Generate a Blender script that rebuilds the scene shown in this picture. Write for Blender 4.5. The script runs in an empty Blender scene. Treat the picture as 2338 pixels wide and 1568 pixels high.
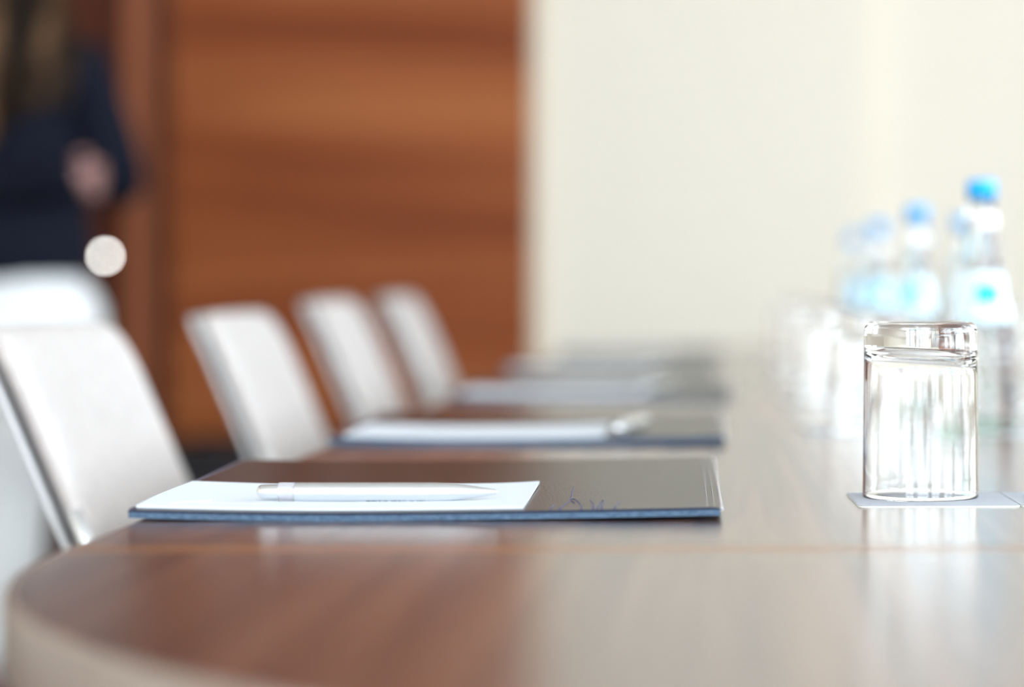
import bpy, bmesh, math, random
from mathutils import Vector, Matrix
random.seed(7)
C = bpy.context.scene.collection
PI = math.pi
TZ = 0.75                       # table top height

# ------------------------------------------------------------------ helpers
def link(o, parent=None):
    C.objects.link(o)
    if parent is not None:
        o.parent = parent
    return o

def obj(name, bm, mat, parent=None, smooth=True, loc=(0, 0, 0), rz=0.0):
    me = bpy.data.meshes.new(name)
    bmesh.ops.recalc_face_normals(bm, faces=bm.faces[:])
    bm.to_mesh(me); bm.free()
    if smooth:
        for p in me.polygons: p.use_smooth = True
    if isinstance(mat, (list, tuple)):
        for m in mat: me.materials.append(m)
    else:
        me.materials.append(mat)
    o = bpy.data.objects.new(name, me)
    link(o, parent)
    o.location = loc
    o.rotation_euler = (0, 0, rz)
    return o

def tag(o, label=None, cat=None, group=None, kind=None):
    if label: o['label'] = label
    if cat: o['category'] = cat
    if group: o['group'] = group
    if kind: o['kind'] = kind
    return o

def thing(name, loc, rz=0.0, label=None, cat=None, group=None):
    o = bpy.data.objects.new(name, None)
    o.empty_display_size = 0.05
    link(o)
    o.location = loc; o.rotation_euler = (0, 0, rz)
    return tag(o, label, cat, group)

def dup(root, loc, rz, label=None, group=None):
    r = root.copy(); C.objects.link(r); r.location = loc; r.rotation_euler = (0, 0, rz)
    if label: r['label'] = label
    if group: r['group'] = group
    for ch in list(root.children):
        c = ch.copy(); C.objects.link(c); c.parent = r
        for g in ch.children:
            d = g.copy(); C.objects.link(d); d.parent = c
    return r

def edge_split(o, ang=35):
    m = o.modifiers.new('es', 'EDGE_SPLIT'); m.split_angle = math.radians(ang)
    return o

def bevel(o, w, seg=2):
    m = o.modifiers.new('bv', 'BEVEL'); m.width = w; m.segments = seg; m.limit_method = 'ANGLE'
    return o

def add_box(bm, x0, x1, y0, y1, z0, z1):
    vs = [bm.verts.new((x, y, z)) for x in (x0, x1) for y in (y0, y1) for z in (z0, z1)]
    f = [(0, 1, 3, 2), (4, 6, 7, 5), (0, 4, 5, 1), (2, 3, 7, 6), (0, 2, 6, 4), (1, 5, 7, 3)]
    for q in f: bm.faces.new([vs[i] for i in q])

def box(x0, x1, y0, y1, z0, z1):
    bm = bmesh.new(); add_box(bm, x0, x1, y0, y1, z0, z1); return bm

def add_tube(bm, pts, r, seg=10, rad=None, caps=True):
    pts = [Vector(p) for p in pts]
    rings = []
    up = Vector((0, 0, 1))
    prev = None
    for i, p in enumerate(pts):
        a = pts[max(i - 1, 0)]; b = pts[min(i + 1, len(pts) - 1)]
        t = (b - a).normalized()
        if prev is None:
            n = t.cross(up)
            if n.length < 1e-3: n = t.cross(Vector((1, 0, 0)))
        else:
            n = prev - t * prev.dot(t)
        n.normalize(); prev = n
        m = t.cross(n)
        rr = rad[i] if rad else r
        rings.append([bm.verts.new(p + (n * math.cos(2 * PI * k / seg) + m * math.sin(2 * PI * k / seg)) * rr) for k in range(seg)])
    for a, b in zip(rings, rings[1:]):
        for k in range(seg):
            bm.faces.new((a[k], a[(k + 1) % seg], b[(k + 1) % seg], b[k]))
    if caps:
        bm.faces.new(rings[0][::-1]); bm.faces.new(rings[-1])

def lathe(prof, seg=64, closed_top=True):
    """prof: list of (r, z); r==0 collapses to a pole."""
    bm = bmesh.new(); rings = []
    for r, z in prof:
        if r < 1e-7:
            rings.append([bm.verts.new((0, 0, z))])
        else:
            rings.append([bm.verts.new((r * math.cos(2 * PI * k / seg), r * math.sin(2 * PI * k / seg), z)) for k in range(seg)])
    for a, b in zip(rings, rings[1:]):
        for k in range(seg):
            k2 = (k + 1) % seg
            if len(a) == 1 and len(b) == 1: break
            if len(a) == 1: bm.faces.new((a[0], b[k], b[k2]))
            elif len(b) == 1: bm.faces.new((a[k], a[k2], b[0]))
            else: bm.faces.new((a[k], a[k2], b[k2], b[k]))
    return bm

def arc(cx, cz, r, a0, a1, n):
    return [(cx + r * math.cos(math.radians(a0 + (a1 - a0) * i / n)), cz + r * math.sin(math.radians(a0 + (a1 - a0) * i / n))) for i in range(n + 1)]

def prism(outline, z0, z1):
    bm = bmesh.new()
    a = [bm.verts.new((x, y, z0)) for x, y in outline]
    b = [bm.verts.new((x, y, z1)) for x, y in outline]
    n = len(outline)
    bm.faces.new(a[::-1]); bm.faces.new(b)
    for i in range(n):
        bm.faces.new((a[i], a[(i + 1) % n], b[(i + 1) % n], b[i]))
    return bm

# ------------------------------------------------------------------ materials
def mat(name, col=(0.8, 0.8, 0.8), rough=0.5, metal=0.0, **kw):
    m = bpy.data.materials.new(name); m.use_nodes = True
    b = m.node_tree.nodes['Principled BSDF']
    b.inputs['Base Color'].default_value = (*col, 1)
    b.inputs['Roughness'].default_value = rough
    b.inputs['Metallic'].default_value = metal
    for k, v in kw.items():
        b.inputs[k].default_value = v
    return m

def nodes(m): return m.node_tree.nodes, m.node_tree.links, m.node_tree.nodes['Principled BSDF']

def noise_col(m, scale_vec, stops, nscale=1.0, detail=6.0, rough=0.55, dist=0.0, bump=None, coord='Object'):
    n, l, b = nodes(m)
    tc = n.new('ShaderNodeTexCoord'); mp = n.new('ShaderNodeMapping')
    mp.inputs['Scale'].default_value = scale_vec
    l.new(tc.outputs[coord], mp.inputs['Vector'])
    no = n.new('ShaderNodeTexNoise'); no.inputs['Scale'].default_value = nscale
    no.inputs['Detail'].default_value = detail; no.inputs['Roughness'].default_value = rough
    no.inputs['Distortion'].default_value = dist
    l.new(mp.outputs['Vector'], no.inputs['Vector'])
    cr = n.new('ShaderNodeValToRGB')
    while len(cr.color_ramp.elements) < len(stops): cr.color_ramp.elements.new(0.5)
    for e, (p, c) in zip(cr.color_ramp.elements, stops):
        e.position = p; e.color = (*c, 1)
    l.new(no.outputs['Fac'], cr.inputs['Fac'])
    l.new(cr.outputs['Color'], b.inputs['Base Color'])
    if bump:
        add_bump(m, *bump)
    return m

def add_bump(m, scale_vec, nscale, strength, distance, detail=3.0):
    n, l, b = nodes(m)
    tc = n.new('ShaderNodeTexCoord'); mp = n.new('ShaderNodeMapping')
    mp.inputs['Scale'].default_value = scale_vec
    l.new(tc.outputs['Object'], mp.inputs['Vector'])
    no = n.new('ShaderNodeTexNoise'); no.inputs['Scale'].default_value = nscale; no.inputs['Detail'].default_value = detail
    l.new(mp.outputs['Vector'], no.inputs['Vector'])
    bp = n.new('ShaderNodeBump'); bp.inputs['Strength'].default_value = strength; bp.inputs['Distance'].default_value = distance
    l.new(no.outputs['Fac'], bp.inputs['Height']); l.new(bp.outputs['Normal'], b.inputs['Normal'])

M = {}
M['table'] = noise_col(mat('walnut_veneer', rough=0.36), (48, 1.3, 4),
    [(0.34, (0.036, 0.013, 0.009)), (0.5, (0.080, 0.032, 0.020)), (0.66, (0.150, 0.068, 0.042))], 1.0, 5, 0.5, 0.7,
    bump=((900, 60, 60), 1.0, 0.12, 0.0004))
for k_ in ('Coat Weight', 'Coat Roughness', 'Coat IOR'):
    nodes(M['table'])[2].inputs[k_].default_value = {'Coat Weight': 1.0, 'Coat Roughness': 0.22, 'Coat IOR': 1.65}[k_]
M['inlay'] = noise_col(mat('oak_inlay', rough=0.33), (6, 60, 6), [(0.3, (0.20, 0.075, 0.022)), (0.7, (0.27, 0.11, 0.035))])
for k_ in ('Coat Weight', 'Coat Roughness', 'Coat IOR'):
    nodes(M['inlay'])[2].inputs[k_].default_value = nodes(M['table'])[2].inputs[k_].default_value
nodes(M['inlay'])[2].inputs['Coat Weight'].default_value = 0.6
_n, _l, _b = nodes(M['table']); _l.new([q for q in _n if q.type == 'BUMP'][0].outputs['Normal'], _b.inputs['Coat Normal'])
M['table_edge'] = noise_col(mat('table_edge_band', rough=0.32), (8, 8, 60), [(0.3, (0.26, 0.20, 0.17)), (0.7, (0.33, 0.26, 0.22))])
M['wallwood'] = noise_col(mat('cherry_wall_veneer', rough=0.55), (0.55, 1, 9.0),
    [(0.33, (0.205, 0.050, 0.016)), (0.5, (0.285, 0.077, 0.024)), (0.66, (0.385, 0.125, 0.042))], 1.0, 4, 0.5, 0.15)
M['doorwood'] = noise_col(mat('dark_cherry_door_veneer', rough=0.5), (9, 1, 0.6),
    [(0.3, (0.060, 0.014, 0.007)), (0.7, (0.09, 0.022, 0.010))], 1.0, 4)
M['jambwood'] = noise_col(mat('door_jamb_veneer', rough=0.5), (9, 1, 0.6),
    [(0.3, (0.27, 0.088, 0.042)), (0.7, (0.33, 0.11, 0.05))], 1.0, 4)
M['grooved'] = mat('dark_groove', (0.13, 0.042, 0.024), 0.6)
M['cream'] = mat('cream_wall_paint', (0.80, 0.74, 0.64), 0.8)
M['tan'] = mat('tan_end_strip', (0.66, 0.56, 0.42), 0.6)
M['ceiling'] = mat('ceiling_paint', (0.85, 0.85, 0.84), 0.9)
M['floor'] = noise_col(mat('brown_carpet', rough=0.95), (60, 60, 60), [(0.3, (0.06, 0.035, 0.025)), (0.7, (0.10, 0.06, 0.045))])
M['winframe'] = mat('white_window_frame', (0.85, 0.85, 0.85), 0.4)
M['leather'] = noise_col(mat('dark_brown_leather', rough=0.27), (1, 1, 1), [(0.3, (0.015, 0.011, 0.012)), (0.7, (0.024, 0.017, 0.018))], 30,
    bump=((1, 1, 1), 650, 0.5, 0.0006))
M['leather_edge'] = mat('navy_leather_edge', (0.006, 0.014, 0.040), 0.8)
M['felt'] = noise_col(mat('navy_felt_backing', rough=0.85), (1, 1, 2), [(0.3, (0.035, 0.070, 0.125)), (0.7, (0.095, 0.15, 0.23))], 260,
    bump=((1, 1, 1), 2600, 0.5, 0.0004))
M['piping'] = mat('reflection_piping', (0.42, 0.40, 0.42), 0.3)  # leather edge made pale to paint in its reflection
M['piping_dark'] = mat('purple_grey_piping', (0.075, 0.060, 0.095), 0.5)
M['stitch'] = mat('grey_stitch_thread', (0.30, 0.28, 0.27), 0.35)
M['ink'] = mat('blue_ink', (0.035, 0.045, 0.16), 0.4)
M['paper'] = mat('white_paper', (0.66, 0.70, 0.76), 0.75)
M['print'] = mat('pale_lilac_print', (0.70, 0.72, 0.86), 0.75)
M['pen'] = mat('satin_silver_plastic', (0.79, 0.80, 0.81), 0.26, 1.0)
M['penbtn'] = mat('bright_silver_button', (0.86, 0.87, 0.88), 0.14, 1.0)
M['penclear'] = mat('clear_pen_plastic', (0.95, 0.95, 1.0), 0.08, 0.0, **{'Transmission Weight': 0.75, 'IOR': 1.35})
M['pentext'] = mat('navy_pen_print', (0.03, 0.04, 0.16), 0.4)
M['glass'] = mat('clear_glass', (1, 1, 1), 0.0, 0.0, **{'Transmission Weight': 1.0, 'IOR': 1.5})
M['bottle'] = mat('clear_bottle', (1, 1, 1), 0.0, 0.0, **{'Transmission Weight': 1.0, 'IOR': 1.38})
n, l, b = nodes(M['bottle'])
tc = n.new('ShaderNodeTexCoord'); sx = n.new('ShaderNodeSeparateXYZ'); cr = n.new('ShaderNodeValToRGB')
l.new(tc.outputs['Object'], sx.inputs[0]); l.new(sx.outputs['Z'], cr.inputs['Fac']); l.new(cr.outputs['Color'], b.inputs['Base Color'])
cr.color_ramp.elements[0].position = 0.008; cr.color_ramp.elements[0].color = (0.42, 0.56, 0.50, 1)
cr.color_ramp.elements[1].position = 0.020; cr.color_ramp.elements[1].color = (0.97, 0.99, 1.0, 1)
M['cap'] = mat('blue_bottle_cap', (0.0, 0.42, 0.92), 0.3)
M['label'] = mat('pale_cyan_label', (0.66, 0.88, 0.97), 0.5)
M['label_blue'] = mat('bright_blue_label_print', (0.0, 0.50, 0.95), 0.45)
M['highlight_white'] = mat('white_neck_highlight', (0.9, 0.92, 0.95), 0.5)  # bright highlight on the bottle neck put in as white colour
M['coaster'] = noise_col(mat('grey_card_coaster', rough=0.7), (1, 1, 1), [(0.3, (0.42, 0.44, 0.50)), (0.7, (0.50, 0.52, 0.58))], 500)
M['coaster_edge'] = mat('cream_card_core', (0.72, 0.74, 0.68), 0.7)
M['fabric'] = noise_col(mat('off_white_upholstery', rough=0.75), (1, 1, 1), [(0.3, (0.49, 0.45, 0.437)), (0.7, (0.56, 0.515, 0.50))], 60,
    bump=((1, 1, 1), 900, 0.25, 0.0004))
M['shell'] = mat('light_grey_back_shell', (0.62, 0.62, 0.63), 0.5)
M['chrome'] = mat('polished_chrome', (0.88, 0.90, 0.93), 0.12, 1.0)
M['dark'] = mat('black_rubber', (0.02, 0.02, 0.02), 0.6)
M['cabinet'] = mat('black_cabinet_lacquer', (0.010, 0.009, 0.014), 0.6)
M['brass'] = mat('white_door_handle_enamel', (0.88, 0.88, 0.86), 0.25)
M['glint_glow'] = mat('glowing_glint', (1, 1, 1), 0.4, 0.0, **{'Emission Color': (1.0, 0.98, 0.91, 1), 'Emission Strength': 21.0})  # emission standing in for a bright glint, not a known lamp
M['skin'] = mat('skin', (0.33, 0.17, 0.155), 0.6)
M['jacket'] = noise_col(mat('navy_jacket_cloth', rough=0.85), (1, 1, 1), [(0.3, (0.004, 0.005, 0.012)), (0.7, (0.007, 0.009, 0.020))], 40)
nodes(M['jacket'])[2].inputs['Specular IOR Level'].default_value = 0.15
M['trousers'] = mat('white_trouser_cloth', (0.86, 0.88, 0.90), 0.8)
M['hair'] = noise_col(mat('brown_hair', rough=0.45), (14, 14, 1.2), [(0.42, (0.012, 0.008, 0.005)), (0.56, (0.035, 0.018, 0.010)), (0.70, (0.20, 0.11, 0.06))], 1.0, 3)
M['lips'] = mat('lips', (0.45, 0.12, 0.11), 0.4)
M['eye'] = mat('eye_white', (0.8, 0.8, 0.8), 0.2)
M['iris'] = mat('iris_brown', (0.06, 0.03, 0.02), 0.2)

for k_ in ('wallwood', 'doorwood', 'jambwood', 'grooved', 'hair'):
    nodes(M[k_])[2].inputs['Specular IOR Level'].default_value = 0.12
# ------------------------------------------------------------------ the room
RX0, RX1, RY0, RY1, RH = -3.2, 3.3, -2.6, 6.35, 2.85
def struct(name, bm, m, smooth=False, parent=None, **k):
    o = obj(name, bm, m, parent, smooth, **k)
    if parent is None: o['kind'] = 'structure'
    return o
struct('floor', box(RX0 - .3, RX1 + .3, RY0 - .3, RY1 + .3, -0.1, 0), M['floor'])
struct('ceiling', box(RX0 - .3, RX1 + .3, RY0 - .3, RY1 + .3, RH, RH + .1), M['ceiling'])
struct('wall_left', box(RX0 - .2, RX0, RY0, RY1, 0, RH), M['cream'])
struct('wall_far', box(RX0 - .2, RX1 + .2, RY1, RY1 + .2, 0, RH), M['cream'])

def wall_with_windows(name, axis, pos, thick, a0, a1, wins):
    """axis 'x': wall in plane x=pos spanning y; axis 'y': plane y=pos spanning x. wins: (lo, hi, z0, z1)"""
    bm = bmesh.new()
    def bb(lo, hi, z0, z1):
        if hi - lo < 1e-4 or z1 - z0 < 1e-4: return
        if axis == 'x': add_box(bm, pos, pos + thick, lo, hi, z0, z1)
        else: add_box(bm, lo, hi, pos, pos + thick, z0, z1)
    cur = a0
    for lo, hi, z0, z1 in wins:
        bb(cur, lo, 0, RH); bb(lo, hi, 0, z0); bb(lo, hi, z1, RH); cur = hi
    bb(cur, a1, 0, RH)
    return struct(name, bm, M['cream'])

RW = [(-2.0, -0.3, 0.75, 2.55), (0.1, 1.8, 0.75, 2.55), (2.2, 3.9, 0.75, 2.55), (4.3, 5.0, 0.75, 2.55)]
NW = [(-2.7, -1.2, 0.8, 2.6), (-0.7, 0.9, 0.8, 2.6), (1.4, 2.9, 0.8, 2.6)]
wall_with_windows('wall_right', 'x', RX1, 0.2, RY0, RY1, RW)
wall_with_windows('wall_near', 'y', RY0 - .2, 0.2, RX0, RX1, NW)
wi = 0
def window(axis, pos, lo, hi, z0, z1):
    global wi
    wi += 1
    bm = bmesh.new(); t = 0.05
    mid = (lo + hi) / 2
    for (p, q, r, s) in ((lo, lo + t, z0, z1), (hi - t, hi, z0, z1), (lo, hi, z0, z0 + t), (lo, hi, z1 - t, z1), (mid - .03, mid + .03, z0, z1)):
        if axis == 'x': add_box(bm, pos + .05, pos + .11, p, q, r, s)
        else: add_box(bm, p, q, pos - .11, pos - .05, r, s)
    w = struct('window_%d' % wi, bm, M['winframe'])
    # daylight portal in the opening (guides sampling of the sky)
    L = bpy.data.lights.new('window_portal', 'AREA'); L.shape = 'RECTANGLE'
    L.size = hi - lo; L.size_y = z1 - z0
    L.cycles.is_portal = True
    lo_ = bpy.data.objects.new('window_portal', L); C.objects.link(lo_)
    if axis == 'x':
        lo_.location = (pos + .12, mid, (z0 + z1) / 2); lo_.rotation_euler = (PI / 2, 0, PI / 2)
    else:
        lo_.location = (mid, pos - .12, (z0 + z1) / 2); lo_.rotation_euler = (PI / 2, 0, PI)
    return lo_
for w in RW: window('x', RX1, *w)
for w in NW: window('y', RY0, *w)

# wood-clad wall section at the far end, with its door
WY = 6.20
XE = -0.497
JX = -1.42
struct('wall_wood', box(JX, XE, WY, RY1, 0, RH), M['wallwood'])
struct('trim_1', box(XE, XE + 0.022, WY + .004, RY1, 0, RH), M['tan'])
struct('trim_2', box(JX - 0.055, JX, WY + .02, RY1, 0, RH), M['grooved'])
struct('trim_3', box(JX - 0.115, JX - 0.055, WY - .012, RY1, 0, RH), M['jambwood'])
d = struct('door_1', box(JX - 1.06, JX - 0.118, WY + .02, RY1, 0.01, 2.15), M['doorwood'])
bm = bmesh.new()
add_tube(bm, [(0, 0, 0), (0, -.05, 0)], .009, 12); add_tube(bm, [(0, -.05, 0), (-.004, -.055, 0), (-.12, -.055, 0)], .008, 12)
obj('door_handle', bm, M['chrome'], d, loc=(-1.68, WY + .02, 1.0))
lt = thing('door_glint', (-1.592, WY + .02, 0.966), 0, 'small bright white glint on the door beside the standing person, added as a glowing disc', 'light')  # added glowing disc in place of a glint by the door
bm = lathe([(0, 0), (.014, 0), (.014, .004), (.010, .007), (.0072, .0072), (0, .0072)], 32)
o = obj('bezel', bm, M['chrome'], lt); o.rotation_euler = (PI / 2, 0, 0)
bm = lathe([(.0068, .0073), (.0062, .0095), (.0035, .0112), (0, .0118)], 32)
o = obj('lens', bm, M['glint_glow'], lt); o.rotation_euler = (PI / 2, 0, 0)
struct('trim_4', box(JX - 1.14, JX - 1.065, WY - .012, RY1, 0, RH), M['jambwood'])
struct('wall_wood_side', box(RX0, JX - 1.14, WY, RY1, 0, RH), M['wallwood'])
struct('wall_above_door', box(JX - 1.065, JX - 0.13, WY, RY1, 2.16, RH), M['wallwood'])
# the cream wall steps forward a little beside the wood section
struct('wall_pier', box(XE + .022, 0.355, 6.24, RY1, 0, RH), M['cream'])

# ------------------------------------------------------------------ conference table
CX, HW, YC, FC = 0.278, 0.600, 1.160, 5.20
TH = 0.034
tb = thing('conference_table', (CX, 3.0, 0), 0, 'long walnut conference table with rounded end and thin oak inlay line', 'table')
def tl(x, y): return (x - CX, y - 3.0)
YA, YB = 1.1585, 1.189           # inlay strip
def roundend(y0, yc, sgn, hw, hl, n=72):
    return [tl(CX - hw * math.cos(PI * i / n), yc - sgn * hl * math.sin(PI * i / n)) for i in range(n + 1)]
eb = 0.004
near = roundend(0, YC, 1, HW - eb, 0.58 - eb)
bm = prism(near + [tl(CX + HW - eb, YA), tl(CX - HW + eb, YA)][:0] , -TH, 0)
o = obj('end_leaf', bm, M['table'], tb, False, loc=(0, 0, TZ)); edge_split(o, 30)
bm = prism([tl(CX - HW + eb, YA + .0015), tl(CX + HW - eb, YA + .0015), tl(CX + HW - eb, YB), tl(CX - HW + eb, YB)], -TH, -0.00005)
obj('inlay_strip', bm, M['inlay'], tb, False, loc=(0, 0, TZ))['label'] = 'orange oak inlay strip'
far = roundend(0, FC, -1, HW - eb, 0.50 - eb)
bm = prism([tl(CX - HW + eb, YB + .0005), tl(CX + HW - eb, YB + .0005)] + far[::-1], -TH, 0)
obj('main_top', bm, M['table'], tb, False, loc=(0, 0, TZ))
# edge banding all around, rounded in section
ring_o = roundend(0, YC, 1, HW, 0.58) + roundend(0, FC, -1, HW, 0.50)[::-1]
ring_i = roundend(0, YC, 1, HW - eb, 0.58 - eb) + roundend(0, FC, -1, HW - eb, 0.50 - eb)[::-1]
bm = bmesh.new()
sec = [(1, 0.0), (.35, -0.0003), (0.10, -0.0014), (0, -0.0035), (0, -TH + .0035), (0.10, -TH + .0014), (.35, -TH), (1, -TH)]
loops = []
for f, z in sec:
    loops.append([bm.verts.new((a[0] * (1 - f) + b_[0] * f, a[1] * (1 - f) + b_[1] * f, z)) for a, b_ in zip(ring_o, ring_i)])
N = len(ring_o)
for a, b_ in zip(loops, loops[1:]):
    for i in range(N):
        bm.faces.new((a[i], a[(i + 1) % N], b_[(i + 1) % N], b_[i]))
o = obj('edge_band', bm, M['table_edge'], tb, True, loc=(0, 0, TZ)); o['label'] = 'pale grey-brown edge band'
for yy in (1.55, 4.55):
    bm = box(-0.30, 0.30, yy - 3.0 - .04, yy - 3.0 + .04, 0.03, TZ - TH)
    o = obj('leg', bm, M['table'], tb, False); bevel(o, .004)
    bm = box(-0.38, 0.38, yy - 3.0 - .07, yy - 3.0 + .07, 0, 0.03)
    o = obj('foot_plate', bm, M['chrome'], tb, False); bevel(o, .004)

# ------------------------------------------------------------------ writing folders
FW, FD = 0.3225, 0.344
def fz(u, v):
    v = max(v, 0.0); u = max(u, 0.0)
    a = 0.0019 * max(0, (0.11 - u) / 0.11) ** 1.8
    c = 0.0028 * max(0, (u - 0.11) / (FW - 0.11)) ** 1.6
    e = 0.0034 * (v / FD) ** 1.3 + 0.0012 * (v / FD) * (u / FW)
    return a + c * (1 - .3 * v / FD) + e
def slab(u0, u1, v0, v1, zb, zt, nu=40, nv=30, jag=0.0, bulge=0.0):
    bm = bmesh.new()
    T, B = [], []
    for j in range(nv + 1):
        v = v0 + (v1 - v0) * j / nv
        rt, rb = [], []
        for i in range(nu + 1):
            u = u0 + (u1 - u0) * i / nu
            vv = v - (random.uniform(0, jag) if (j == 0 and jag) else 0)
            z = fz(u, v)
            rt.append(bm.verts.new((u, vv, z + zt(u, v)))); rb.append(bm.verts.new((u, vv, z + zb(u, v))))
        T.append(rt); B.append(rb)
    for j in range(nv):
        for i in range(nu):
            bm.faces.new((T[j][i], T[j][i + 1], T[j + 1][i + 1], T[j + 1][i]))
            bm.faces.new((B[j][i], B[j + 1][i], B[j + 1][i + 1], B[j][i + 1]))
    for i in range(nu):
        bm.faces.new((B[0][i], B[0][i + 1], T[0][i + 1], T[0][i]))
        bm.faces.new((B[nv][i + 1], B[nv][i], T[nv][i], T[nv][i + 1]))
    for j in range(nv):
        bm.faces.new((B[j + 1][0], B[j][0], T[j][0], T[j + 1][0]))
        bm.faces.new((B[j][nu], B[j + 1][nu], T[j + 1][nu], T[j][nu]))
    return bm
FT = 0.0046
def edge_fall(u, v):
    # soft pressed-down border
    d_ = min(u, FW - u)
    return -0.0008 * max(0, 1 - d_ / 0.004) ** 2
def make_folder(label, group, ink):
    t = thing('writing_folder', (0, 0, TZ), 0, label, 'folder', group)
    o = obj('felt_backing', slab(0.0005, FW - .0005, 0, FD, lambda u, v: 0.0, lambda u, v: FT - .0013), M['felt'], t); edge_split(o)
    o['label'] = 'steel-blue felt edge'
    bm = slab(0, FW, -0.0003, FD + .0003, lambda u, v: FT - .0013, lambda u, v: FT + edge_fall(u, v), nu=130, jag=0.0003)
    o = obj('leather_cover', bm, [M['leather'], M['leather_edge']], t); edge_split(o, 50)
    for p_ in o.data.polygons:
        if p_.normal.y < -.7: p_.material_index = 1
    bm = bmesh.new()
    for uu in (FW - .0037, FW - .0074):
        v = 0.003
        while v < FD - .003:
            z0 = fz(uu, v) + FT
            add_tube(bm, [(uu, v, z0 - .0001), (uu, v + .0008, z0 + .00028), (uu, v + .0022, z0 + .00028), (uu, v + .0030, z0 - .0001)], .00032, 6)
            v += .0035
    o = obj('stitching', bm, M['stitch'], t); o['label'] = 'two pale stitch lines'
    # turned-over piping on the right-hand edge, its bright reflection painted as pale colour
    bm = bmesh.new()
    add_tube(bm, [(FW + .0002, v_, fz(FW, v_) + FT - .0013) for v_ in [FD * i / 30 for i in range(31)]], .0011, 10)
    o = obj('piping', bm, M['piping'], t); o['label'] = 'turned-over edge with its reflection painted pale'
    bm = bmesh.new()
    add_tube(bm, [(.0006, v_, fz(0, v_) + FT - .0004) for v_ in [.004 + (FD - .006) * i / 30 for i in range(31)]], .0008, 8)
    obj('piping', bm, M['piping_dark'], t)['label'] = 'purple-grey edge seam'
    if ink:
        bm = bmesh.new()
        for st in INK:
            add_tube(bm, [(a, b_, fz(a, b_) + FT + .00005) for a, b_ in st], .00036, 6)
        o = obj('ink_scribble', bm, M['ink'], t); o['label'] = 'blue pen scribble on the leather'
    return t
INK = [
    [(.2290, .0008), (.2296, .015), (.2300, .034)],
    [(.2338, .0010), (.2345, .014), (.2352, .026), (.2372, .045), (.2374, .071), (.2366, .105), (.2360, .142)],
    [(.2374, .060), (.2395, .064), (.2420, .050), (.2445, .032), (.2456, .016), (.2462, .001)],
    [(.2385, .052), (.2405, .040)],
    [(.2490, .056), (.2500, .045), (.2518, .032), (.2525, .001)],
    [(.2545, .001), (.2549, .022), (.2553, .040), (.2563, .054), (.2572, .040), (.2568, .020), (.2572, .001)],
    [(.2640, .001), (.2647, .016), (.2659, .050)],
]
GF = 'writing folders laid out along the table edge'
f1 = make_folder('dark leather writing folder nearest the rounded table end, scribbled with blue ink', GF, True)
F1 = (-0.3245, 1.3135)
f1.location = (F1[0], F1[1], TZ); f1.rotation_euler = (0, 0, math.radians(1.0))
f2 = make_folder('second dark leather writing folder, level with the nearest chair', GF, False)
f2.location = (-0.3225, 1.962, TZ); f2.rotation_euler = (0, 0, math.radians(0.6))
f3 = dup(f2, (-0.316, 2.765, TZ), math.radians(0.2), 'third dark leather writing folder, level with the second chair', GF)
f4 = dup(f2, (-0.333, 3.60, TZ), math.radians(1.5), 'fourth dark leather writing folder, level with the third chair', GF)
f5 = dup(f2, (-0.330, 4.74, TZ), math.radians(1.0), 'farthest dark leather writing folder, at the far end of the table', GF)

# ------------------------------------------------------------------ note paper on each folder
PW, PD, PT = 0.2115, 0.147, 0.0014
def make_paper(label, printed, ou=.011, ov=.011):
    t = thing('note_pad', (0, 0, 0), 0, label, 'paper', 'white note pads on the writing folders')
    bm = bmesh.new()
    nu, nv = 40, 28
    def zz(u, v):
        z = fz(u + ou, v + ov) + FT + 0.0002
        z += 0.0010 * max(0, (u - (PW - .035)) / .035) ** 2 * max(0, (v - .05) / (PD - .05)) ** 1.5   # lifted back corner
        z += 0.0006 * max(0, 1 - u / .05) * (v / PD)
        return z
    def uu(u, v):
        # left edge waves a little
        w = -0.0016 * math.sin(v / PD * PI * 1.2) * max(0, 1 - u / .06)
        return u + w
    T, B = [], []
    for j in range(nv + 1):
        v = PD * j / nv; rt, rb = [], []
        for i in range(nu + 1):
            u = PW * i / nu
            rt.append(bm.verts.new((uu(u, v), v, zz(u, v) + PT))); rb.append(bm.verts.new((uu(u, v), v, zz(u, v) + .00005)))
        T.append(rt); B.append(rb)
    for j in range(nv):
        for i in range(nu):
            bm.faces.new((T[j][i], T[j][i + 1], T[j + 1][i + 1], T[j + 1][i])); bm.faces.new((B[j][i], B[j + 1][i], B[j + 1][i + 1], B[j][i + 1]))
    for i in range(nu):
        bm.faces.new((B[0][i], B[0][i + 1], T[0][i + 1], T[0][i])); bm.faces.new((B[nv][i + 1], B[nv][i], T[nv][i], T[nv][i + 1]))
    for j in range(nv):
        bm.faces.new((B[j + 1][0], B[j][0], T[j][0], T[j + 1][0])); bm.faces.new((B[j][nu], B[j + 1][nu], T[j + 1][nu], T[j][nu]))
    o = obj('sheets', bm, M['paper'], t); edge_split(o, 40)
    if printed:
        bm = bmesh.new()
        strokes = [[(.016, .012), (.019, .026), (.024, .030), (.021, .020), (.017, .014)],
                   [(.024, .022), (.029, .036), (.034, .040), (.030, .028), (.027, .020)],
                   [(.034, .022), (.040, .026), (.046, .022), (.052, .025), (.058, .021), (.064, .023), (.068, .020)],
                   [(.031, .018), (.036, .022)]]
        for st in strokes:
            add_tube(bm, [(a, b_, zz(a, b_) + PT - .0001) for a, b_ in st], .00028, 5)
        o = obj('faint_print', bm, M['print'], t); o['label'] = 'faint lilac printed mark'
    return t
p1 = make_paper('white note pad under the silver pen, on the nearest writing folder', True, .0023, .0095)
p1.location = (-0.3222, 1.3230, TZ); p1.rotation_euler = (0, 0, math.radians(0.9))
p2 = make_paper('white note pad on the second folder from the rounded end', False)
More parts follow.
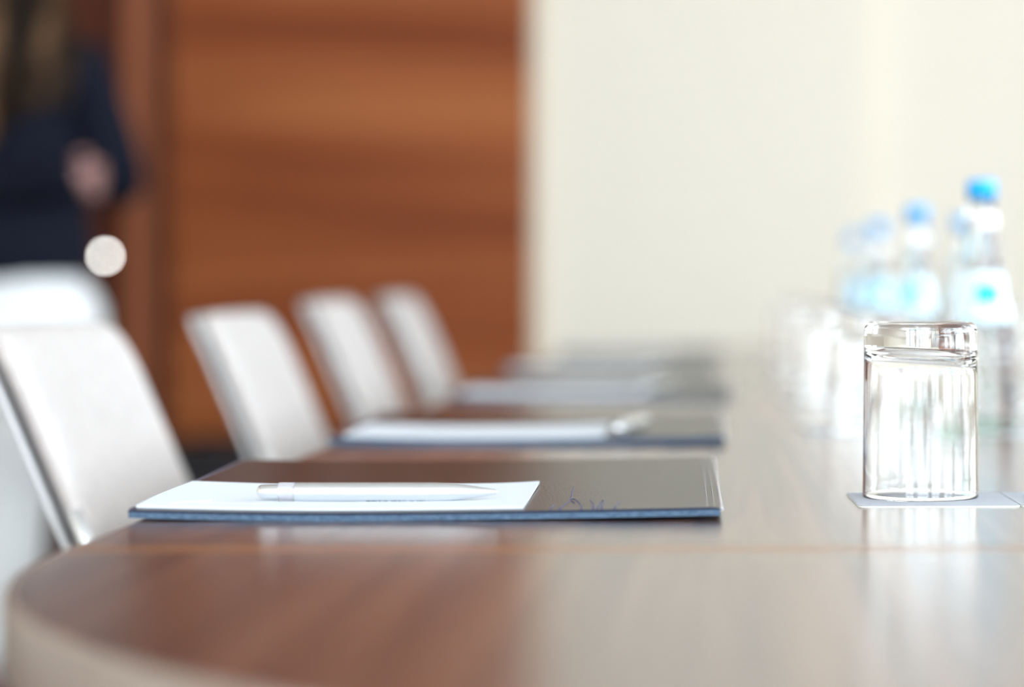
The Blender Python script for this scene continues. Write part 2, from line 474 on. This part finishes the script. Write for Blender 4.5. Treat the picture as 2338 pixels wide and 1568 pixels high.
def on_folder(f, du, dv):
    return (Matrix.Translation(f.location) @ Matrix.Rotation(f.rotation_euler.z, 4, 'Z')) @ Vector((du, dv, 0))
p2.location = on_folder(f2, 0.012, 0.010); p2.rotation_euler = (0, 0, math.radians(0.3))
p3 = dup(p2, on_folder(f3, 0.011, 0.010), math.radians(0.0), 'white note pad on the third folder from the rounded end')
p4 = dup(p2, on_folder(f4, 0.010, 0.012), math.radians(1.0), 'white note pad on the fourth folder from the rounded end')
p5 = dup(p2, on_folder(f5, 0.012, 0.014), math.radians(0.5), 'white note pad on the farthest folder')

# ------------------------------------------------------------------ pens (axis along local +X, resting on z=0)
PR = 0.00545
def rot_lathe(prof, seg=48):
    bm = lathe([(r, z) for z, r in prof], seg)
    bmesh.ops.rotate(bm, verts=bm.verts[:], cent=(0, 0, 0), matrix=Matrix.Rotation(PI / 2, 3, 'Y'))
    bmesh.ops.translate(bm, verts=bm.verts[:], vec=(0, 0, PR))
    return bm
def make_pen(label, text):
    t = thing('ballpoint_pen', (0, 0, 0), 0, label, 'pen', 'silver ballpoint pens on the writing folders')
    body = [(0.0205, 0), (0.0205, .0050), (0.0207, PR), (.085, PR), (.100, PR * .99), (.110, PR * .90), (.120, PR * .66), (.1275, PR * .44), (.1335, PR * .30), (.1340, PR * .24), (.1340, 0)]
    o = obj('barrel', rot_lathe(body), M['pen'], t); edge_split(o, 45)
    o = obj('point', rot_lathe([(.1335, 0), (.1335, .0011), (.1352, .0006), (.1355, 0)], 20), M['chrome'], t)
    ring = [(0.0112, .0036), (0.0112, .0047), (.0118, PR * .99), (.0200, PR), (.0205, PR * .99), (.0205, .0036), (.0112, .0036)]
    o = obj('clear_collar', rot_lathe(ring), M['penclear'], t); edge_split(o, 45); o['label'] = 'clear plastic collar'
    core = [(.0110, 0), (.0110, .0026), (.0200, .0026), (.0200, 0)]
    th = list(core)
    th = [(.0105, 0), (.0105, .0028)] + sum([[(.0125 + i * .0019, .0028), (.0129 + i * .0019, .0033), (.0137 + i * .0019, .0033), (.0140 + i * .0019, .0028)] for i in range(4)], []) + [(.0208, .0028), (.0208, 0)]
    o = obj('spring_core', rot_lathe(th), M['penclear'], t)
    btn = [(-.0012, 0), (-.0011, .0012), (-.0006, .0023), (0.0, .0031), (.0008, .0037), (.0020, .0041), (.0120, .0044), (.0122, 0)]
    o = obj('push_button', rot_lathe(btn), M['penbtn'], t); edge_split(o, 50)
    if text:
        cu = bpy.data.curves.new('pen_text', 'FONT'); cu.body = 'RENAISSANCE'; cu.size = 0.0048
        to = bpy.data.objects.new('pen_text', cu); C.objects.link(to)
        dg = bpy.context.evaluated_depsgraph_get()
        me = bpy.data.meshes.new_from_object(to.evaluated_get(dg))
        bpy.data.objects.remove(to)
        bm = bmesh.new(); bm.from_mesh(me); bpy.data.meshes.remove(me)
        bmesh.ops.triangulate(bm, faces=bm.faces[:])
        for q in range(1, 8):
            bmesh.ops.bisect_plane(bm, geom=bm.verts[:] + bm.edges[:] + bm.faces[:], plane_co=(0, q * .0005, 0), plane_no=(0, 1, 0))
        w = max(v.co.x for v in bm.verts)
        sc = 0.0360 / w
        for v in bm.verts:
            a = math.radians(-63) - v.co.y / PR      # starts above the lower outline and runs beneath
            v.co = Vector((0.0970 - v.co.x * sc, -math.cos(a) * (PR + .00006), PR + math.sin(a) * (PR + .00006)))
        o = obj('printed_name', bm, M['pentext'], t, False); o['label'] = 'small dark blue lettering'
    return t
PG = 'silver ballpoint pens on the writing folders'
zf = lambda u, v: fz(u, v) + FT
pen = make_pen('silver ballpoint pen lying on the nearest note pad, printed with tiny lettering', True)
pen.location = (-0.2632, 1.3650, TZ + 0.00635)
pen.rotation_euler = (0, 0, 0)
pen2 = make_pen('silver ballpoint pen lying beside the note pad on the second folder', False)
pen2.location = (-0.0900, 2.005, TZ + zf(.23, .05) + .0001); pen2.rotation_euler = (0, 0, math.radians(80))
pen3 = dup(pen2, (-0.0940, 2.815, TZ + zf(.23, .05) + .0001), math.radians(76), 'silver ballpoint pen lying beside the note pad on the third folder')
pen4 = dup(pen2, (-0.1120, 3.68, TZ + zf(.22, .08) + .0001), math.radians(82), 'silver ballpoint pen lying beside the note pad on the fourth folder')
pen5 = dup(pen2, (-0.0820, 4.82, TZ + zf(.24, .08) + .0001), math.radians(85), 'silver ballpoint pen lying beside the note pad on the farthest folder')

# ------------------------------------------------------------------ coasters
CS = 0.0945
def make_coaster():
    t = thing('coaster', (0, 0, 0), 0, 'x', 'coaster', 'grey card coasters down the middle of the table')
    r = 0.007; h = CS / 2
    pts = []
    for cx, cy, a0 in ((h - r, -h + r, -90), (h - r, h - r, 0), (-h + r, h - r, 90), (-h + r, -h + r, 180)):
        pts += [(cx + r * math.cos(math.radians(a0 + 90 * i / 8)), cy + r * math.sin(math.radians(a0 + 90 * i / 8))) for i in range(9)]
    obj('card_core', prism(pts, 0, 0.0007), M['coaster_edge'], t, False)
    obj('card_face', prism([(x * .995, y * .995) for x, y in pts], 0.0007, 0.0010), M['coaster'], t, False)
    return t
co0 = make_coaster()
GX, BX = 0.119, 0.226
seatY = [1.4595, 2.128, 2.815, 3.50, 4.20]
ords = ['nearest', 'second', 'third', 'fourth', 'farthest']
CG = 'grey card coasters down the middle of the table'
def put_coaster(x, y, rz, lab):
    global co0_used
    if not co0_used:
        co0.location = (x, y, TZ); co0.rotation_euler = (0, 0, rz); co0['label'] = lab; co0_used = True; return co0
    return dup(co0, (x, y, TZ), rz, lab, CG)
co0_used = False
# ------------------------------------------------------------------ tumblers, upside down
def tumbler():
    prof = [(0, .0905), (.012, .0904), (.022, .0898), (.0275, .0880), (.0305, .0850), (.0316, .0805), (.0319, .078), (.0321, .074), (.0323, .068), (.0326, .052), (.0329, .036), (.0332, .020), (.0334, .010), (.0335, .0045), (.03355, .0028), (.0336, .0018), (.0338, .0008), (.0340, .0002),
            (.0344, 0), (.0347, .0002), (.0349, .0008), (.0350, .0018), (.0350, .0028), (.0350, .0045), (.0349, .010), (.0348, .020), (.0346, .040), (.0344, .060), (.0343, .078), (.0342, .090), (.0342, .095), (.0341, .0985), (.0337, .1020), (.0327, .1043), (.0310, .1056), (.0290, .1060),
            (.0265, .1057), (.0240, .1050), (.0160, .1040), (.008, .1036), (0, .1035)]
    bm = lathe(prof, 128)
    for v in bm.verts:
        if v.co.z > .079 and math.hypot(v.co.x, v.co.y) < .0320 and v.co.z < .0910:
            v.co.z -= 0.055 * v.co.x
    return bm
GG = 'upside-down drinking glasses on coasters'
g0 = obj('drinking_glass', tumbler(), M['glass'], loc=(0.1176 + .0005, 1.4595, TZ + .0010))
tag(g0, 'clear drinking glass upside down on the nearest coaster, sharp in focus', 'glass', GG)
for i, y in enumerate(seatY):
    lab = 'grey coaster under the %s glass of the row beside the folders' % ords[i]
    put_coaster(GX if i else 0.1232, y - (0 if i else .0145), math.radians(1.6 if i == 0 else (i * 37 % 5) - 2), lab)
    if i:
        g = g0.copy(); C.objects.link(g); g.location = (GX + (.006 if i == 1 else 0), y, TZ + .0010)
        g['label'] = 'upside-down drinking glass, %s in the row beside the folders' % ords[i]
for i, (x, y) in enumerate([(0.338, 2.50), (0.432, 3.20), (0.432, 3.92)]):
    put_coaster(x, y, math.radians(i), 'grey coaster under the %s glass on the far side of the bottles' % ords[i])
    g = g0.copy(); C.objects.link(g); g.location = (x, y, TZ + .0010)
    g['label'] = 'upside-down drinking glass, %s beyond the bottles on the opposite side' % ords[i]

# ------------------------------------------------------------------ water bottles
def make_bottle():
    t = thing('water_bottle', (0, 0, 0), 0, 'x', 'bottle', 'blue-capped water bottles')
    prof = [(0, .003), (.014, .0022), (.022, .0005), (.026, 0), (.029, .0012), (.0302, .0030), (.0308, .005), (.0310, .0075), (.0310, .010), (.0310, .025), (.0310, .045), (.0310, .060), (.0310, .066), (.0304, .078), (.0288, .090), (.0262, .103), (.0225, .121), (.0190, .140), (.0162, .160), (.0142, .178),
            (.0132, .188), (.0130, .195), (.0138, .1965), (.0138, .1985), (.0128, .200), (.0112, .202), (.0110, .2195), (0, .2196)]
    obj('bottle_body', lathe(prof, 64), M['bottle'], t)
    bm = bmesh.new()
    prc = [(0.0, .2222), (.0105, .2222), (.0122, .2215), (.0128, .2200), (.0128, .2050), (.0114, .2050), (.0113, .2198), (0, .2198)]
    bm.free(); bm = lathe(prc, 60)
    for v in bm.verts:
        rr = math.hypot(v.co.x, v.co.y)
        if rr > .0124:
            a = math.atan2(v.co.y, v.co.x)
            s = 1 + .02 * (round(a / (2 * PI / 60)) % 2)
            v.co.x *= s; v.co.y *= s
    obj('cap', bm, M['cap'], t)['label'] = 'bright blue screw cap'
    def bodyr(z):
        for (r0, z0), (r1, z1) in zip(prof[3:], prof[4:]):
            if z0 <= z <= z1 and z1 > z0: return r0 + (r1 - r0) * (z - z0) / (z1 - z0)
        return .03
    def wrap(z0, z1, a0, a1, off, nz=6, na=40):
        bm = bmesh.new(); G = []
        for j in range(nz + 1):
            z = z0 + (z1 - z0) * j / nz; row = []
            for i in range(na + 1):
                a = math.radians(a0 + (a1 - a0) * i / na); r = bodyr(z) + off
                row.append((bm.verts.new((r * math.cos(a), r * math.sin(a), z)), bm.verts.new(((r + .00012) * math.cos(a), (r + .00012) * math.sin(a), z))))
            G.append(row)
        for j in range(nz):
            for i in range(na):
                bm.faces.new((G[j][i][1], G[j][i + 1][1], G[j + 1][i + 1][1], G[j + 1][i][1]))
                bm.faces.new((G[j][i][0], G[j + 1][i][0], G[j + 1][i + 1][0], G[j][i + 1][0]))
        for i in range(na):
            bm.faces.new((G[0][i][0], G[0][i + 1][0], G[0][i + 1][1], G[0][i][1])); bm.faces.new((G[nz][i][0], G[nz][i][1], G[nz][i + 1][1], G[nz][i + 1][0]))
        for j in range(nz):
            bm.faces.new((G[j][0][0], G[j][0][1], G[j + 1][0][1], G[j + 1][0][0])); bm.faces.new((G[j][na][0], G[j + 1][na][0], G[j + 1][na][1], G[j][na][1]))
        return bm
    lb = obj('label', wrap(.096, .141, -160, -25, .0001), M['label'], t); lb['label'] = 'pale cyan paper label'
    obj('label_print', wrap(.114, .130, -116, -64, .0004), M['label_blue'], lb)['label'] = 'bright blue printed block'
    obj('neck_highlight', wrap(.180, .1945, -118, -25, .0003), M['highlight_white'], t)['label'] = 'white highlight painted on the neck'  # white patch painting the highlight just below the cap
    obj('strip_label', wrap(.150, .176, -165, -130, .0003), M['label'], t)['label'] = 'pale cyan strip on the shoulder'
    return t
b0 = make_bottle()
BG = 'blue-capped water bottles'
bpos = [(0.2268, 2.135, 'water bottle with blue cap, largest in view, beside the second glass', 8),
        (0.222, 2.80, 'water bottle with blue cap, second in the row beside the glasses', -15),
        (0.2165, 3.42, 'water bottle with blue cap, third in the row beside the glasses', 12),
        (0.2180, 4.10, 'water bottle with blue cap, farthest in the row beside the glasses', 30),
        (0.3130, 3.18, 'water bottle with blue cap on the opposite side, showing just left of the largest bottle', 20),
        (0.3200, 3.95, 'water bottle with blue cap, farther one on the opposite side', -10),
        (0.2300, 1.46, 'water bottle nearest the rounded end, on the coaster beside the sharp glass', 0)]
for i, (x, y, lab, rz) in enumerate(bpos):
    if i == 0:
        bb_ = b0; b0.location = (x, y, TZ + .0010); b0.rotation_euler = (0, 0, math.radians(rz)); b0['label'] = lab
    else:
        dup(b0, (x, y, TZ + .0010), math.radians(rz), lab, BG)
    names = ['largest', 'second', 'third', 'farthest']
    if i < 4: cl = 'grey coaster under the %s bottle of the row beside the glasses' % names[i]
    elif i == 4: cl = 'grey coaster under the nearer bottle on the opposite side'
    elif i == 5: cl = 'grey coaster under the farther bottle on the opposite side'
    else: cl = 'grey coaster touching the nearest glass coaster, cut by the picture edge'
    put_coaster(x if i < 6 else 0.2182, y if i < 6 else 1.4485, math.radians(1.4 if i == 6 else (i * 23 % 7) - 3), cl)

# ------------------------------------------------------------------ chairs
def make_chair(loc, rz, top, label):
    t = thing('conference_chair', loc, rz, label, 'chair', 'off-white conference chairs along the table edge')
    W = 0.222
    # lean line of the front surface, local x at height z (0 at z=.70)
    def lean(z): return -0.42 * (z - .70) - 0.25 * max(0, z - .80) ** 1.5 if z > .62 else 0.0336 + (0.62 - z) * 0.22
    def pad(z0, z1, w, h0, off, curve, corner, ns=40, nt=32):
        bm = bmesh.new(); F, Bk = [], []
        for j in range(ns + 1):
            s = math.sin(PI / 2 * (2 * j / ns - 1)) * .5 + .5
            z = z0 + (z1 - z0) * s
            dt, db = z1 - z, z - z0
            ww = w
            for dd in (dt, db):
                if dd < corner: ww = min(ww, w - corner + math.sqrt(max(0, corner ** 2 - (corner - dd) ** 2)))
            rf, rb = [], []
            for i in range(nt + 1):
                q = math.sin(PI / 2 * (2 * i / nt - 1))
                y = q * ww
                e = max(0.0, 1 - abs(q) ** 16) ** .5 * max(0.0, 1 - abs(2 * s - 1) ** 40) ** .5
                cx = lean(z) + off - curve * (1 - (y / w) ** 2)
                rf.append(bm.verts.new((cx + h0 * e, y, z))); rb.append(bm.verts.new((cx - h0 * e, y, z)))
            F.append(rf); Bk.append(rb)
        for j in range(ns):
            for i in range(nt):
                bm.faces.new((F[j][i], F[j][i + 1], F[j + 1][i + 1], F[j + 1][i]))
                bm.faces.new((Bk[j][i], Bk[j + 1][i], Bk[j + 1][i + 1], Bk[j][i + 1]))
        bmesh.ops.remove_doubles(bm, verts=bm.verts[:], dist=1e-5)
        return bm
    obj('backrest', pad(.47, top, W, .0118, -.0118, .012, .040), M['fabric'], t)
    obj('back_shell', pad(.45, top - .003, W - .001, .0048, -.0299, .012, .040), M['shell'], t)['label'] = 'grey back shell'
    # seat
    bm = bmesh.new(); nx, ny = 24, 24; T, B = [], []
    for j in range(ny + 1):
        q = math.sin(PI / 2 * (2 * j / ny - 1)); rt, rb = [], []
        for i in range(nx + 1):
            p = math.sin(PI / 2 * (2 * i / nx - 1))
            e = max(0, 1 - abs(p) ** 8) ** .5 * max(0, 1 - abs(q) ** 8) ** .5
            x = .27 + .215 * p * (1 - .02 * q * q); y = .235 * q * (1 - .03 * p * p)
            rt.append(bm.verts.new((x, y, .445 + .028 * e - .008 * (1 - q * q)))); rb.append(bm.verts.new((x, y, .445 - .028 * e)))
        T.append(rt); B.append(rb)
    for j in range(ny):
        for i in range(nx):
            bm.faces.new((T[j][i], T[j][i + 1], T[j + 1][i + 1], T[j + 1][i])); bm.faces.new((B[j][i], B[j + 1][i], B[j + 1][i + 1], B[j][i + 1]))
    bmesh.ops.remove_doubles(bm, verts=bm.verts[:], dist=1e-5)
    obj('seat', bm, M['fabric'], t)
    for s in (-1, 1):
        bm = bmesh.new()
        y = s * (W + .001)
        add_tube(bm, [(lean(.716) - .012, y * 1.0, .716), (lean(.68) - .012, y, .68), (lean(.60) - .012, y, .60), (lean(.50) - .010, y, .50), (.06, y, .43), (.10, y, .415)], .0055, 10)
        obj('back_upright', bm, M['chrome'], t)['label'] = 'chrome upright'
    for sx, sy in ((.06, -1), (.06, 1), (.46, -1), (.46, 1)):
        bm = bmesh.new()
        add_tube(bm, [(sx, sy * .20, .42), (sx + (-.03 if sx < .2 else .02), sy * .225, .006)], .011, 12)
        lg = obj('leg', bm, M['chrome'], t)
        bm = bmesh.new()
        add_tube(bm, [(sx + (-.03 if sx < .2 else .02), sy * .225, .012), (sx + (-.03 if sx < .2 else .02), sy * .225, 0)], .014, 12)
        obj('foot', bm, M['dark'], lg)
    bm = bmesh.new()
    for s in (-1, 1): add_tube(bm, [(.06, s * .20, .41), (.46, s * .20, .41)], .009, 8)
    for x in (.06, .46): add_tube(bm, [(x, -.20, .41), (x, .20, .41)], .009, 8)
    obj('seat_frame', bm, M['chrome'], t)
    return t
ch = [(-.4665, 1.975, 3.4, .849, 'off-white padded chair nearest the rounded table end, in front of the standing person'),
      (-.4675, 2.712, 2.5, .852, 'off-white padded chair, second from the rounded table end'),
      (-.470, 3.43, 2.0, .864, 'off-white padded chair, third from the rounded table end'),
      (-.470, 4.15, 2.0, .868, 'off-white padded chair farthest down the table')]
for x, y, r, top, lab in ch:
    make_chair((x, y, 0), math.radians(r), top, lab)

# ------------------------------------------------------------------ low dark cabinet by the wood wall
t = thing('low_cabinet', (-1.10, 5.90, 0), 0, 'low black cabinet standing against the wood wall behind the chairs', 'cabinet')
o = obj('body', box(-.24, .24, -.20, .22, .05, .49), M['cabinet'], t, False); bevel(o, .004)
o = obj('top', box(-.25, .25, -.215, .225, .49, .51), M['cabinet'], t, False); bevel(o, .003)
o = obj('plinth', box(-.22, .22, -.17, .20, 0, .05), M['dark'], t, False)
for s in (-1, 1):
    dd = obj('door', box(min(s * .003, s * .235), max(s * .003, s * .235), -.216, -.201, .06, .48), M['cabinet'], t, False); bevel(dd, .002)
    bm = bmesh.new(); add_tube(bm, [(s * .03, -.216, .33), (s * .03, -.235, .33), (s * .03, -.235, .25), (s * .03, -.216, .25)], .004, 8)
    obj('handle', bm, M['dark'], dd)

# ------------------------------------------------------------------ the person
W0 = thing('person', (-1.44, 4.80, 0), 0, 'person with long brown hair, navy jacket and white trousers, standing behind the nearest chair', 'person')
def skin_mesh(name, verts, edges, radii, m, root=0, sub=2, parent=W0):
    me = bpy.data.meshes.new(name); me.from_pydata([Vector(v) for v in verts], edges, [])
    o = bpy.data.objects.new(name, me); link(o, parent)
    sk = o.modifiers.new('skin', 'SKIN'); sk.use_smooth_shade = True
    for i, r in enumerate(radii):
        d_ = me.skin_vertices[0].data[i]; d_.radius = r if isinstance(r, tuple) else (r, r); d_.use_root = (i == root)
    ss = o.modifiers.new('sub', 'SUBSURF'); ss.levels = sub; ss.render_levels = sub
    me.materials.append(m)
    return o
# joints, local (x right in picture, y away from camera)
P = dict(pelvis=(0, 0, .93), waist=(-.01, 0, 1.07), chest=(-.01, -.01, 1.22), upch=(-.005, 0, 1.33), neck=(0, .01, 1.42), neck2=(0, .03, 1.48),
         shR=(.160, 0, 1.325), elR=(.235, .02, 1.085), wrR=(.16, .24, 1.10),
         shL=(-.170, 0, 1.325), elL=(-.235, -.08, 1.06), wrL=(.11, -.165, 1.083), hdL=(.165, -.168, 1.094),
         hipR=(.100, 0, .88), knR=(.005, .02, .49), anR=(.000, 0, .09), toR=(.01, .15, .035),
         hipL=(-.095, 0, .88), knL=(-.14, .03, .49), anL=(-.17, .02, .09), toL=(-.19, .17, .035))
def sk(keys, edges, radii, name, m, root=0, sub=2):
    idx = {k_: i for i, k_ in enumerate(keys)}
    return skin_mesh(name, [P[k_] for k_ in keys], [(idx[a], idx[b_]) for a, b_ in edges], radii, m, root, sub)
keys = ['pelvis', 'waist', 'chest', 'upch', 'neck', 'neck2', 'shR', 'elR', 'wrR', 'shL', 'elL', 'wrL', 'hdL', 'hipR', 'knR', 'anR', 'toR', 'hipL', 'knL', 'anL', 'toL']
edges = [('pelvis', 'waist'), ('waist', 'chest'), ('chest', 'upch'), ('upch', 'neck'), ('neck', 'neck2'), ('upch', 'shR'), ('shR', 'elR'), ('elR', 'wrR'),
         ('upch', 'shL'), ('shL', 'elL'), ('elL', 'wrL'), ('wrL', 'hdL'), ('pelvis', 'hipR'), ('hipR', 'knR'), ('knR', 'anR'), ('anR', 'toR'),
         ('pelvis', 'hipL'), ('hipL', 'knL'), ('knL', 'anL'), ('anL', 'toL')]
rad = [.10, .085, .095, .075, .052, .055, .050, .036, .025, .050, .036, .026, .030, .085, .055, .036, .030, .085, .055, .036, .030]
sk(keys, edges, rad, 'body', M['skin'])
# jacket
P['hem'] = (0, 0, .96); P['hem0'] = (0, 0, .872)
kj = ['hem0', 'hem', 'waist', 'chest', 'upch', 'neckj', 'shR', 'elR', 'wrRj', 'shL', 'elL', 'wrLj']
P['neckj'] = (0, .005, 1.385); P['wrRj'] = (.16, .25, 1.10); P['wrLj'] = (.232, -.178, 1.098)
ej = [('hem0', 'hem'), ('hem', 'waist'), ('waist', 'chest'), ('chest', 'upch'), ('upch', 'neckj'), ('upch', 'shR'), ('shR', 'elR'), ('elR', 'wrRj'), ('upch', 'shL'), ('shL', 'elL'), ('elL', 'wrLj')]
sk(kj, ej, [(.205, .175), (.205, .165), (.195, .145), (.195, .145), (.14, .115), .062, .074, .062, .042, .074, .058, .044], 'jacket', M['jacket'])
# trousers
P['pelT'] = (0, 0, .785); P['hpRT'] = (.115, 0, .74); P['hpLT'] = (-.115, 0, .74)
kt = ['wst', 'pelT', 'hpRT', 'knR', 'cuR', 'hpLT', 'knL', 'cuL']
P['wst'] = (0, 0, .96); P['cuR'] = (.0, 0, .10); P['cuL'] = (-.165, .02, .10)
et = [('wst', 'pelT'), ('pelT', 'hpRT'), ('hpRT', 'knR'), ('knR', 'cuR'), ('pelT', 'hpLT'), ('hpLT', 'knL'), ('knL', 'cuL')]
sk(kt, et, [(.15, .11), (.27, .165), (.17, .15), .092, .080, (.16, .135), .090, .080], 'trousers', M['trousers'])
# left hand gripping the right elbow: palm and five fingers
hv, he, hr = [], [], []
def chain(pts, rs):
    s0 = len(hv)
    for p_, r_ in zip(pts, rs): hv.append(p_); hr.append(r_)
    for i in range(len(pts) - 1): he.append((s0 + i, s0 + i + 1))
    return s0
palm = chain([(.175, -.174, 1.090), (.200, -.184, 1.094), (.218, -.178, 1.096)], [.020, .025, .023])
fr = [.0095, .0095, .009, .008]
for i in range(4):
    z = 1.114 - i * .017; ln = (0.9, 1.0, .95, .8)[i]
    s0 = chain([(.224, -.168, z), (.226 + .008 * ln, -.130, z + .002), (.222, -.168 + .068 * ln, z), (.206, -.168 + .085 * ln, z - .004)], [fr[i]] * 4)
    he.append((palm + 2, s0))
s0 = chain([(.190, -.180, 1.116), (.205, -.168, 1.130), (.214, -.146, 1.136)], [.011, .0105, .009]); he.append((palm + 1, s0))
skin_mesh('hand', hv, he, hr, M['skin'], 0, 2)
# right hand, relaxed in front of her
hv, he, hr = [], [], []
palm = chain([(.165, .215, 1.10), (.150, .262, 1.102), (.140, .295, 1.100)], [.022, .026, .024])
for i in range(4):
    x = .165 - i * .018; ln = (0.9, 1.0, .95, .8)[i]
    s0 = chain([(x, .312, 1.098), (x - .004, .312 + .032 * ln, 1.092), (x - .006, .312 + .055 * ln, 1.076), (x - .006, .312 + .060 * ln, 1.056)], [fr[i]] * 4); he.append((palm + 2, s0))
s0 = chain([(.178, .262, 1.090), (.195, .285, 1.075), (.198, .305, 1.060)], [.011, .0105, .009]); he.append((palm + 1, s0))
skin_mesh('hand', hv, he, hr, M['skin'], 0, 2)
# head with a face turned away from the camera
bm = bmesh.new()
bmesh.ops.create_uvsphere(bm, u_segments=40, v_segments=32, radius=1.0)
for v in bm.verts:
    x, y, z = v.co
    w = 1.0 - 0.30 * max(0, -z) ** 1.2
    X, Y, Z = x * .074 * w, y * .092 * (1 - .12 * max(0, -z)), z * .118
    if y > .5:                                       # face side (+y)
        nose = math.exp(-((x / .16) ** 2) - ((z + .10) / .20) ** 2) * .020
        brow = math.exp(-((x / .5) ** 2) - ((z - .18) / .10) ** 2) * .005
        sock = math.exp(-(((abs(x) - .38) / .18) ** 2) - ((z - .05) / .10) ** 2) * .009
        mouth = math.exp(-((x / .25) ** 2) - ((z + .42) / .07) ** 2) * .005
        chin = math.exp(-((x / .3) ** 2) - ((z + .78) / .15) ** 2) * .012
        Y += nose + brow - sock + mouth + chin
    v.co = (X, Y, Z)
hd = obj('head', bm, M['skin'], W0, loc=(0, .045, 1.565))
for s in (-1, 1):
    bm = bmesh.new(); bmesh.ops.create_uvsphere(bm, u_segments=16, v_segments=12, radius=.0115)
    obj('eye', bm, M['eye'], hd, loc=(s * .029, .076, .006))
    bm = bmesh.new(); bmesh.ops.create_uvsphere(bm, u_segments=14, v_segments=10, radius=1); bmesh.ops.scale(bm, vec=(.009, .018, .028), verts=bm.verts[:])
    obj('ear', bm, M['skin'], hd, loc=(s * .073, -.004, -.004))
bm = bmesh.new(); bmesh.ops.create_uvsphere(bm, u_segments=16, v_segments=10, radius=1); bmesh.ops.scale(bm, vec=(.024, .007, .008), verts=bm.verts[:])
obj('mouth', bm, M['lips'], hd, loc=(0, .088, -.050))
# long hair: a cap over the skull and many tapering locks down the back and over the right shoulder
bm = bmesh.new()
bmesh.ops.create_uvsphere(bm, u_segments=32, v_segments=24, radius=1)
for v in list(bm.verts):
    x, y, z = v.co
    v.co = (x * .086, y * .104 - .012, z * .126 + .012)
bmesh.ops.delete(bm, geom=[v for v in bm.verts if v.co.y > .055 and v.co.z < .075], context='VERTS')
bmesh.ops.translate(bm, verts=bm.verts[:], vec=(0, .045, 1.565))
rnd = random.Random(3)
for i in range(150):
    a = rnd.uniform(-1, 1)
    x0 = a * .080
    y0 = -.075 + .055 * a * a + rnd.uniform(-.01, .01)
    ztip = 1.12 + .10 * abs(a) ** 1.2 + rnd.uniform(-.03, .05)
    if a > 0: ztip += .07 * a
    side = a * .175 + rnd.uniform(-.012, .012)
    xt = a * .105 - .02 + rnd.uniform(-.02, .02)
    pts = [(x0, y0 + .045, 1.62), (x0 * 1.25, y0 + .010, 1.54), (side * .80, -.075 - .01 * (1 - abs(a)), 1.45), (side, -.125 + .03 * abs(a), 1.34), (side * .92 + xt * .08, -.150 + .02 * abs(a), 1.24), (xt, -.165, ztip)]
    r0 = rnd.uniform(.010, .016)
    add_tube(bm, pts, r0, 7, rad=[r0 * .7, r0, r0 * 1.1, r0 * 1.1, r0 * .9, r0 * .25])
hair = obj('hair', bm, M['hair'], W0)
hair['label'] = 'long brown hair with lighter streaks'
# shoes
for s, (x, y) in ((1, (.0, .06)), (-1, (-.178, .08))):
    bm = bmesh.new(); bmesh.ops.create_uvsphere(bm, u_segments=24, v_segments=16, radius=1)
    for v in bm.verts:
        v.co = (v.co.x * .046 * (1 - .15 * v.co.y), v.co.y * .130, max(-0.0, v.co.z * .060 + .012))
    obj('shoe', bm, M['dark'], W0, loc=(x, y, 0))

# ------------------------------------------------------------------ light: daylight through the windows
w = bpy.data.worlds.new('sky'); bpy.context.scene.world = w; w.use_nodes = True
bg = w.node_tree.nodes['Background']; bg.inputs['Color'].default_value = (0.83, 0.93, 1.0, 1); bg.inputs['Strength'].default_value = 6.0

# ------------------------------------------------------------------ camera
cam = bpy.data.cameras.new('camera'); co = bpy.data.objects.new('camera', cam); C.objects.link(co)
co.location = (0, 0, 0.875); co.rotation_euler = (PI / 2, 0, 0)
cam.sensor_width = 36; cam.lens = 85.0
cam.shift_x = -(1655 - 1169) / 2338
cam.shift_y = -(784 - 665) / 2338
cam.dof.use_dof = True; cam.dof.focus_distance = 1.41; cam.dof.aperture_fstop = 2.8
cam.clip_start = 0.05
sc = bpy.context.scene
sc.camera = co
sc.view_settings.view_transform = 'Standard'; sc.view_settings.look = 'None'
sc.view_settings.exposure = 0.93; sc.view_settings.gamma = 1
sc.view_settings.use_curve_mapping = False
sc.cycles.max_bounces = 20; sc.cycles.transmission_bounces = 20; sc.cycles.glossy_bounces = 8; sc.cycles.diffuse_bounces = 5
sc.cycles.use_denoising = True
